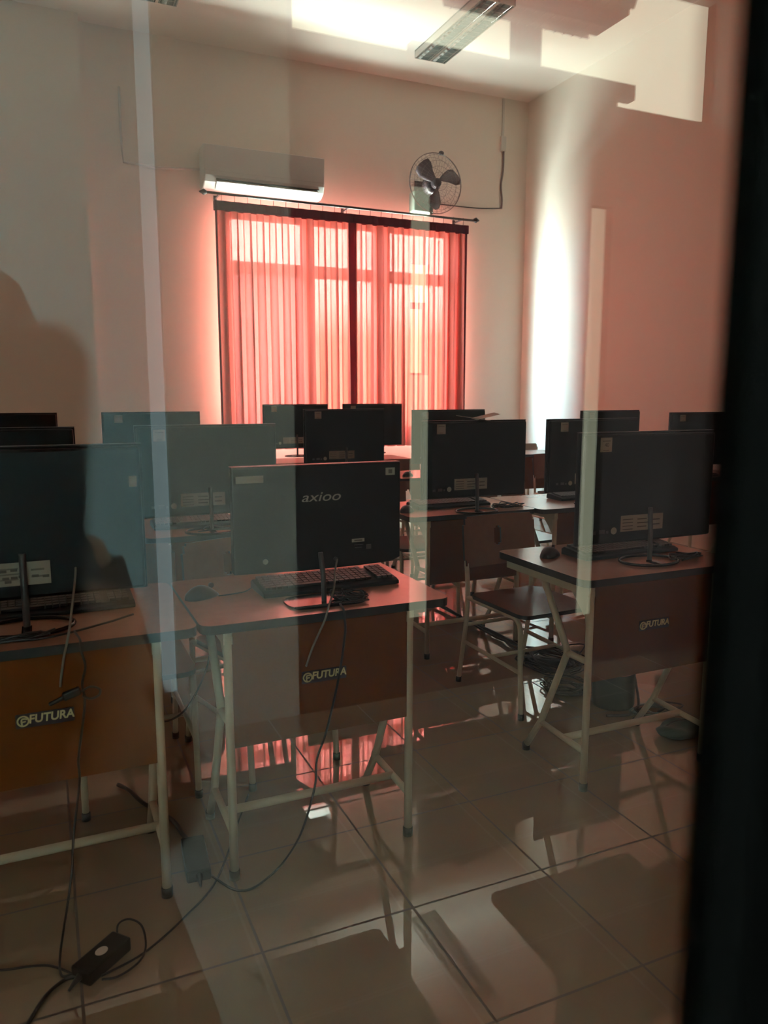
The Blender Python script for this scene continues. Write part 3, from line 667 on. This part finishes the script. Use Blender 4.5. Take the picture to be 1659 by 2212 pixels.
tag(bd.build('cable_bundle', M['cable']), 'bundle of black cables along the floor between the middle and right desks', 'cable')
ps = thing('power_strip', 'black power strip on the floor amid cables behind the right chair', 'power strip', (2.27, 3.08, 0), -.75)
MB().b2(-.11, .11, -.028, .028, 0, .038).build('case', M['pc'], ps, bevel=.005)
for k in range(4): MB().cyl((-.075+k*.05, 0, .0375), (-.075+k*.05, 0, .040), .019, 16).build('socket', M['edge'], ps)
rl = thing('cable_drum', 'round black drum with a red rim on the floor under the front-row right desk', 'cable drum', (2.245, 2.56, 0))
MB().lathe([(.001, 0), (.088, 0), (.092, .01), (.092, .15), (.086, .158), (.06, .16), (.05, .145), (.001, .145)], 32).build('body', M['pc'], rl)
MB().tube([(.084*math.cos(2*PI*k/32), .084*math.sin(2*PI*k/32), .160) for k in range(33)], .006, 8, smooth=False, cap=False).build('rim', M['red'], rl)
MB().lathe([(.001, .145), (.03, .145), (.03, .175), (.001, .178)], 16).build('core', M['red'], rl)
cable('thick black cable arching down beside the round black drum', [(2.26, 2.60, .185), (2.31, 2.60, .20), (2.352, 2.57, .15), (2.358, 2.54, .07), (2.31, 2.47, .01), (2.22, 2.42, .008), (2.12, 2.45, .008)], .006)
gb = thing('stand_in_lump', 'added dark green bag on the floor at the black frame', 'lump', (2.27, 2.19, 0))  # made-up lump standing in for a dark green reflection and cables
m_ = MB(); m_.sph((0, 0, .028), (.22, .13, .06), 24, 14)
for v in m_.bm.verts:
    v.co += Vector((math.sin(v.co.y*70), math.cos(v.co.x*60), math.sin(v.co.x*50+v.co.y*40)))*.006; v.co.z = max(.0, v.co.z)
m_.build('body', M['green'], gb)
MB().tube([(-.08, .02, .03), (-.04, .0, .065), (.02, -.01, .068), (.07, .01, .045)], .004, 6).build('lump_cord', M['cable'], gb)
pp = thing('papers', 'loose papers lying on top of a second-row monitor', 'paper', (2.065, 3.475, 1.2265))
MB().box((-.02, 0, .010), (.15, .10, .0015), (.05, .14, .1)).build('sheet', M['paper'], pp)
MB().box((.06, .01, .018), (.13, .09, .0015), (.08, -.22, -.2)).build('sheet', M['paper'], pp)

# ------------------------------------------------------------------ the photographer (outside the pane, seen mirrored)
ps_ = math.radians(23.9); th = math.atan(253/1661)
cam_rot = Euler((PI/2-th, 0, -ps_)).to_matrix()
fwd = cam_rot @ Vector((0, 0, -1)); rgt = cam_rot @ Vector((1, 0, 0)); upv = cam_rot @ Vector((0, 1, 0)); C0 = Vector((0, 0, 1.355))
ph = thing('phone', 'black phone held up to the pane, seen only as its own dark mirror image', 'phone', C0-fwd*.012)
m_ = MB(); m_.prism(rounded(-.058, .018, -.131, .020, .012), -.008, 0)
Rm = cam_rot.to_4x4()
m_.build('case', M['pcg'], ph, bevel=.0015, mtx=Rm)
m_ = MB(); m_.cyl((0, 0, -.0005-.0), (0, 0, .0012-.002), .006, 20); m_.build('lens_ring', M['black'], ph, mtx=Rm)
def skin_obj(name, verts, edges, radii, m, parent, sub=2, root=0):
    me = D.meshes.new(name); me.from_pydata([tuple(v) for v in verts], edges, []); me.materials.append(M[m])
    o = D.objects.new(name, me); COL.objects.link(o)
    if parent: o.parent = parent
    sk = o.modifiers.new('skin', 'SKIN'); sk.use_smooth_shade = True
    for i, r in enumerate(radii):
        d = me.skin_vertices[0].data[i]; d.radius = (r, r) if not isinstance(r, tuple) else r; d.use_root = (i == root)
    s_ = o.modifiers.new('sub', 'SUBSURF'); s_.levels = sub; s_.render_levels = sub
    return o
pr = thing('person', 'person in a dark headscarf and brown clothes holding up a phone, mirrored in the pane', 'person', (-.10, -.62, 0))
bx, by = 0, 0
# body: pelvis, chest, neck, head base, legs, arms to wrists
hR = C0-Vector((-.10, -.62, 0))+(-fwd*.020-upv*.105+rgt*.016)      # right palm
hL = C0-Vector((-.10, -.62, 0))+(-fwd*.020-upv*.105-rgt*.062)      # left palm
V = [(0, 0, .80), (0, .01, 1.0), (0, 0, 1.16), (0, 0, 1.24), (0, .01, 1.34),
     (.09, 0, .74), (.10, .01, .42), (.10, -.01, .07), (.105, .11, .03), (-.09, 0, .74), (-.10, .01, .42), (-.10, -.01, .07), (-.105, .11, .03),
     (.125, 0, 1.17), (.19, .04, .92), hR+Vector((.02, -.05, -.055)), hR,
     (-.125, 0, 1.17), (-.20, .06, .93), hL+Vector((-.02, -.05, -.055)), hL]
Ed = [(0, 1), (1, 2), (2, 3), (3, 4), (0, 5), (5, 6), (6, 7), (7, 8), (0, 9), (9, 10), (10, 11), (11, 12), (2, 13), (13, 14), (14, 15), (15, 16), (2, 17), (17, 18), (18, 19), (19, 20)]
Rr = [(.15, .11), (.125, .09), (.14, .09), .05, .055, .085, .055, .04, .03, .085, .055, .04, .03, .05, .042, .026, .024, .05, .042, .026, .024]
body = skin_obj('body', V, Ed, Rr, 'skin', pr)
def hand(palm, side):
    base = palm
    for k in range(4):
        # fingers wrap from the palm round the side edge of the phone
        r0 = base+upv*(.028-.019*k)+rgt*side*.012-fwd*.004
        L = (.026, .030, .027, .021)[k]
        pts = [r0, r0+rgt*side*.006+fwd*L*.7, r0-rgt*side*.006+fwd*(L*.9+.006), r0-rgt*side*.022+fwd*(L*.9+.008)]
        yield pts, (.0085, .008, .0072, .006)
    r0 = base-upv*.018-rgt*side*.004-fwd*.010
    yield [r0, r0+upv*.022-rgt*side*.016-fwd*.004, r0+upv*.042-rgt*side*.026+fwd*.0, r0+upv*.056-rgt*side*.030+fwd*.002], (.011, .010, .009, .007)
for palm, side in ((hR, 1), (hL, -1)):
    vs, es, rs = [palm], [], [.020]
    vs.append(palm+upv*.03); es.append((0, 1)); rs.append(.017)
    for pts, rad in hand(palm, side):
        b = len(vs); vs += pts; rs += list(rad); es += [(b, b+1), (b+1, b+2), (b+2, b+3), (0, b)]
    skin_obj('hand', vs, es, rs, 'skin', body, 1)
hd = MB(); hd.sph((0, .012, 1.375), (.15, .185, .21), 32, 24)
for v in hd.bm.verts:
    p = v.co-Vector((0, .012, 1.375))
    if p.y > 0:
        if p.z < -.03: v.co.x *= 1-.25*min(1, (-p.z-.03)/.07)
        v.co.y += .018*math.exp(-(p.x/.012)**2-((p.z+.012)/.022)**2)            # nose
        v.co.y -= .006*math.exp(-((abs(p.x)-.032)/.014)**2-((p.z-.012)/.012)**2)  # eye sockets
        v.co.y += .004*math.exp(-(p.x/.022)**2-((p.z+.052)/.010)**2)
hd.build('head', M['skin'], body)
for sx in (-1, 1):
    MB().sph((sx*.031, .094, 1.387), (.024, .016, .012)).build('eye', M['eye'], body)
    MB().sph((sx*.031, .1015, 1.387), (.010, .004, .010)).build('iris', M['iris'], body)
    MB().box((sx*.031, .100, 1.405), (.028, .006, .004), (0, sx*.1, 0)).build('eyebrow', M['iris'], body)
MB().sph((0, .106, 1.323), (.044, .010, .011)).build('mouth', M['lip'], body)
# headscarf: hood open at the face, falling over the shoulders
sc_ = MB(); rings = []
for z, rx, ry, op in ((1.487, .02, .02, 0), (1.480, .065, .07, 0), (1.462, .088, .10, .1), (1.43, .100, .115, .55), (1.39, .102, .118, .62), (1.34, .098, .112, .58), (1.30, .092, .10, .45), (1.27, .10, .10, .12), (1.23, .125, .115, .03), (1.17, .155, .135, .02), (1.08, .165, .145, .02), (.98, .155, .14, .02)):
    ring = []
    for k in range(33):
        a = PI/2+op+(2*PI-2*op)*k/32
        ring.append(sc_.bm.verts.new((rx*math.cos(a)*(1+.03*math.sin(5*a)), .0+ry*math.sin(a)*(1+.03*math.cos(6*a)), z)))
    rings.append(ring)
for a, b in zip(rings, rings[1:]):
    for k in range(32): sc_.bm.faces.new((a[k], a[k+1], b[k+1], b[k])).smooth = True
o = sc_.build('headscarf', M['scarf'], pr); md = o.modifiers.new('s', 'SOLIDIFY'); md.thickness = .004
tn = MB(); tn.lathe([(.11, 1.22), (.145, 1.16), (.16, 1.05), (.17, .95), (.20, .80), (.25, .62), (.29, .42), (.31, .25), (.315, .14)], 48)
for v in tn.bm.verts: a = math.atan2(v.co.y, v.co.x); q = max(0, (1.0-v.co.z)); v.co.x *= 1+.05*q*math.sin(11*a); v.co.y *= .72*(1+.06*q*math.sin(9*a))
tn.build('tunic', M['cloth'], pr)
for sx, arm in ((1, (13, 14, 15)), (-1, (17, 18, 19))):
    P = [Vector(V[i]) for i in arm]
    MB().tube([P[0], P[1], P[2]], .06, 14, rr=(.050, .036), n=10).build('sleeve', M['cloth'], pr)
for sx in (-1, 1):
    MB().sph((sx*.105, .07, .03), (.09, .25, .075)).build('shoe', M['black'], pr)

# ------------------------------------------------------------------ light
def area(name, loc, rot, sx, sy, power, col, portal=False, spread=PI):
    l = D.lights.new(name, 'AREA'); l.shape = 'RECTANGLE'; l.size = sx; l.size_y = sy; l.energy = power; l.color = col; l.spread = spread
    o = D.objects.new(name, l); COL.objects.link(o); o.location = loc; o.rotation_euler = rot
    if portal: l.cycles.is_portal = True
    return o
area('rear_window_portal', ((WX0+WX1)/2, 7.99, (WZ0+WZ1)/2), (-PI/2, 0, 0), WX1-WX0, WZ1-WZ0, 1, (1, 1, 1), True)

# daylight: bright hazy sky above, sunlit ground and greenery below the skyline
wd = D.worlds.new('daylight'); SC.world = wd; wd.use_nodes = True; nt = wd.node_tree; nt.nodes.clear(); N = nt.nodes.new; L = nt.links.new
tc = N('ShaderNodeTexCoord'); sp = N('ShaderNodeSeparateXYZ'); L(tc.outputs['Generated'], sp.inputs[0])
rp = N('ShaderNodeValToRGB'); mr = N('ShaderNodeMapRange'); mr.inputs['From Min'].default_value = -1; mr.inputs['From Max'].default_value = 1
L(sp.outputs['Z'], mr.inputs['Value']); L(mr.outputs[0], rp.inputs['Fac'])
def ramp(r, els):
    cr = r.color_ramp
    while len(cr.elements) < len(els): cr.elements.new(.5)
    for e, (p, c) in zip(cr.elements, els): e.position = p; e.color = (*c, 1)
# towards the right: a dim band of trees along the skyline; towards the left: open hazy sky over pale paving
ramp(rp, [(0.0, (.60, .68, .66)), (.44, (.58, .62, .58)), (.497, (.36, .26, .16)), (.535, (.40, .28, .20)), (.56, (.80, .94, 1.0)), (.75, (.78, .94, 1.0)), (1.0, (.46, .80, 1.0))])
rq = N('ShaderNodeValToRGB'); L(mr.outputs[0], rq.inputs['Fac'])
ramp(rq, [(0.0, (.60, .70, .70)), (.46, (.64, .76, .76)), (.50, (.46, .80, 1.0)), (.56, (.46, .80, 1.0)), (.75, (.46, .80, 1.0)), (.9, (.46, .80, 1.0)), (1.0, (.46, .80, 1.0))])
mrx = N('ShaderNodeMapRange'); L(sp.outputs['X'], mrx.inputs['Value']); mrx.inputs['From Min'].default_value = -.15; mrx.inputs['From Max'].default_value = .10
mxw = N('ShaderNodeMix'); mxw.data_type = 'RGBA'; L(mrx.outputs[0], mxw.inputs['Factor']); L(rq.outputs['Color'], mxw.inputs['A']); L(rp.outputs['Color'], mxw.inputs['B'])
bg = N('ShaderNodeBackground'); bg.inputs['Strength'].default_value = 190.0; L(mxw.outputs['Result'], bg.inputs['Color'])
wo_ = N('ShaderNodeOutputWorld'); L(bg.outputs[0], wo_.inputs[0])

# ------------------------------------------------------------------ camera
cd_ = D.cameras.new('camera'); cam = D.objects.new('camera', cd_); COL.objects.link(cam); SC.camera = cam
cam.location = C0; cam.rotation_euler = (PI/2-th, 0, -ps_)
cd_.sensor_fit = 'VERTICAL'; cd_.lens = 26; cd_.sensor_height = 26*2212/1661; cd_.sensor_width = 26*1659/1661; cd_.clip_start = .01; cd_.clip_end = 200
cd_.dof.use_dof = True; cd_.dof.focus_distance = 3.2; cd_.dof.aperture_fstop = 5.2

SC.view_settings.view_transform = 'Standard'; SC.view_settings.look = 'None'; SC.view_settings.exposure = .47; SC.view_settings.gamma = 1; SC.view_settings.use_curve_mapping = False
cy = SC.cycles; cy.use_denoising = True; cy.denoiser = 'OPENIMAGEDENOISE'; cy.max_bounces = 12; cy.diffuse_bounces = 6; cy.glossy_bounces = 6; cy.transparent_max_bounces = 24; cy.transmission_bounces = 8
cy.caustics_reflective = True; cy.caustics_refractive = False; cy.sample_clamp_indirect = 6; cy.use_light_tree = True
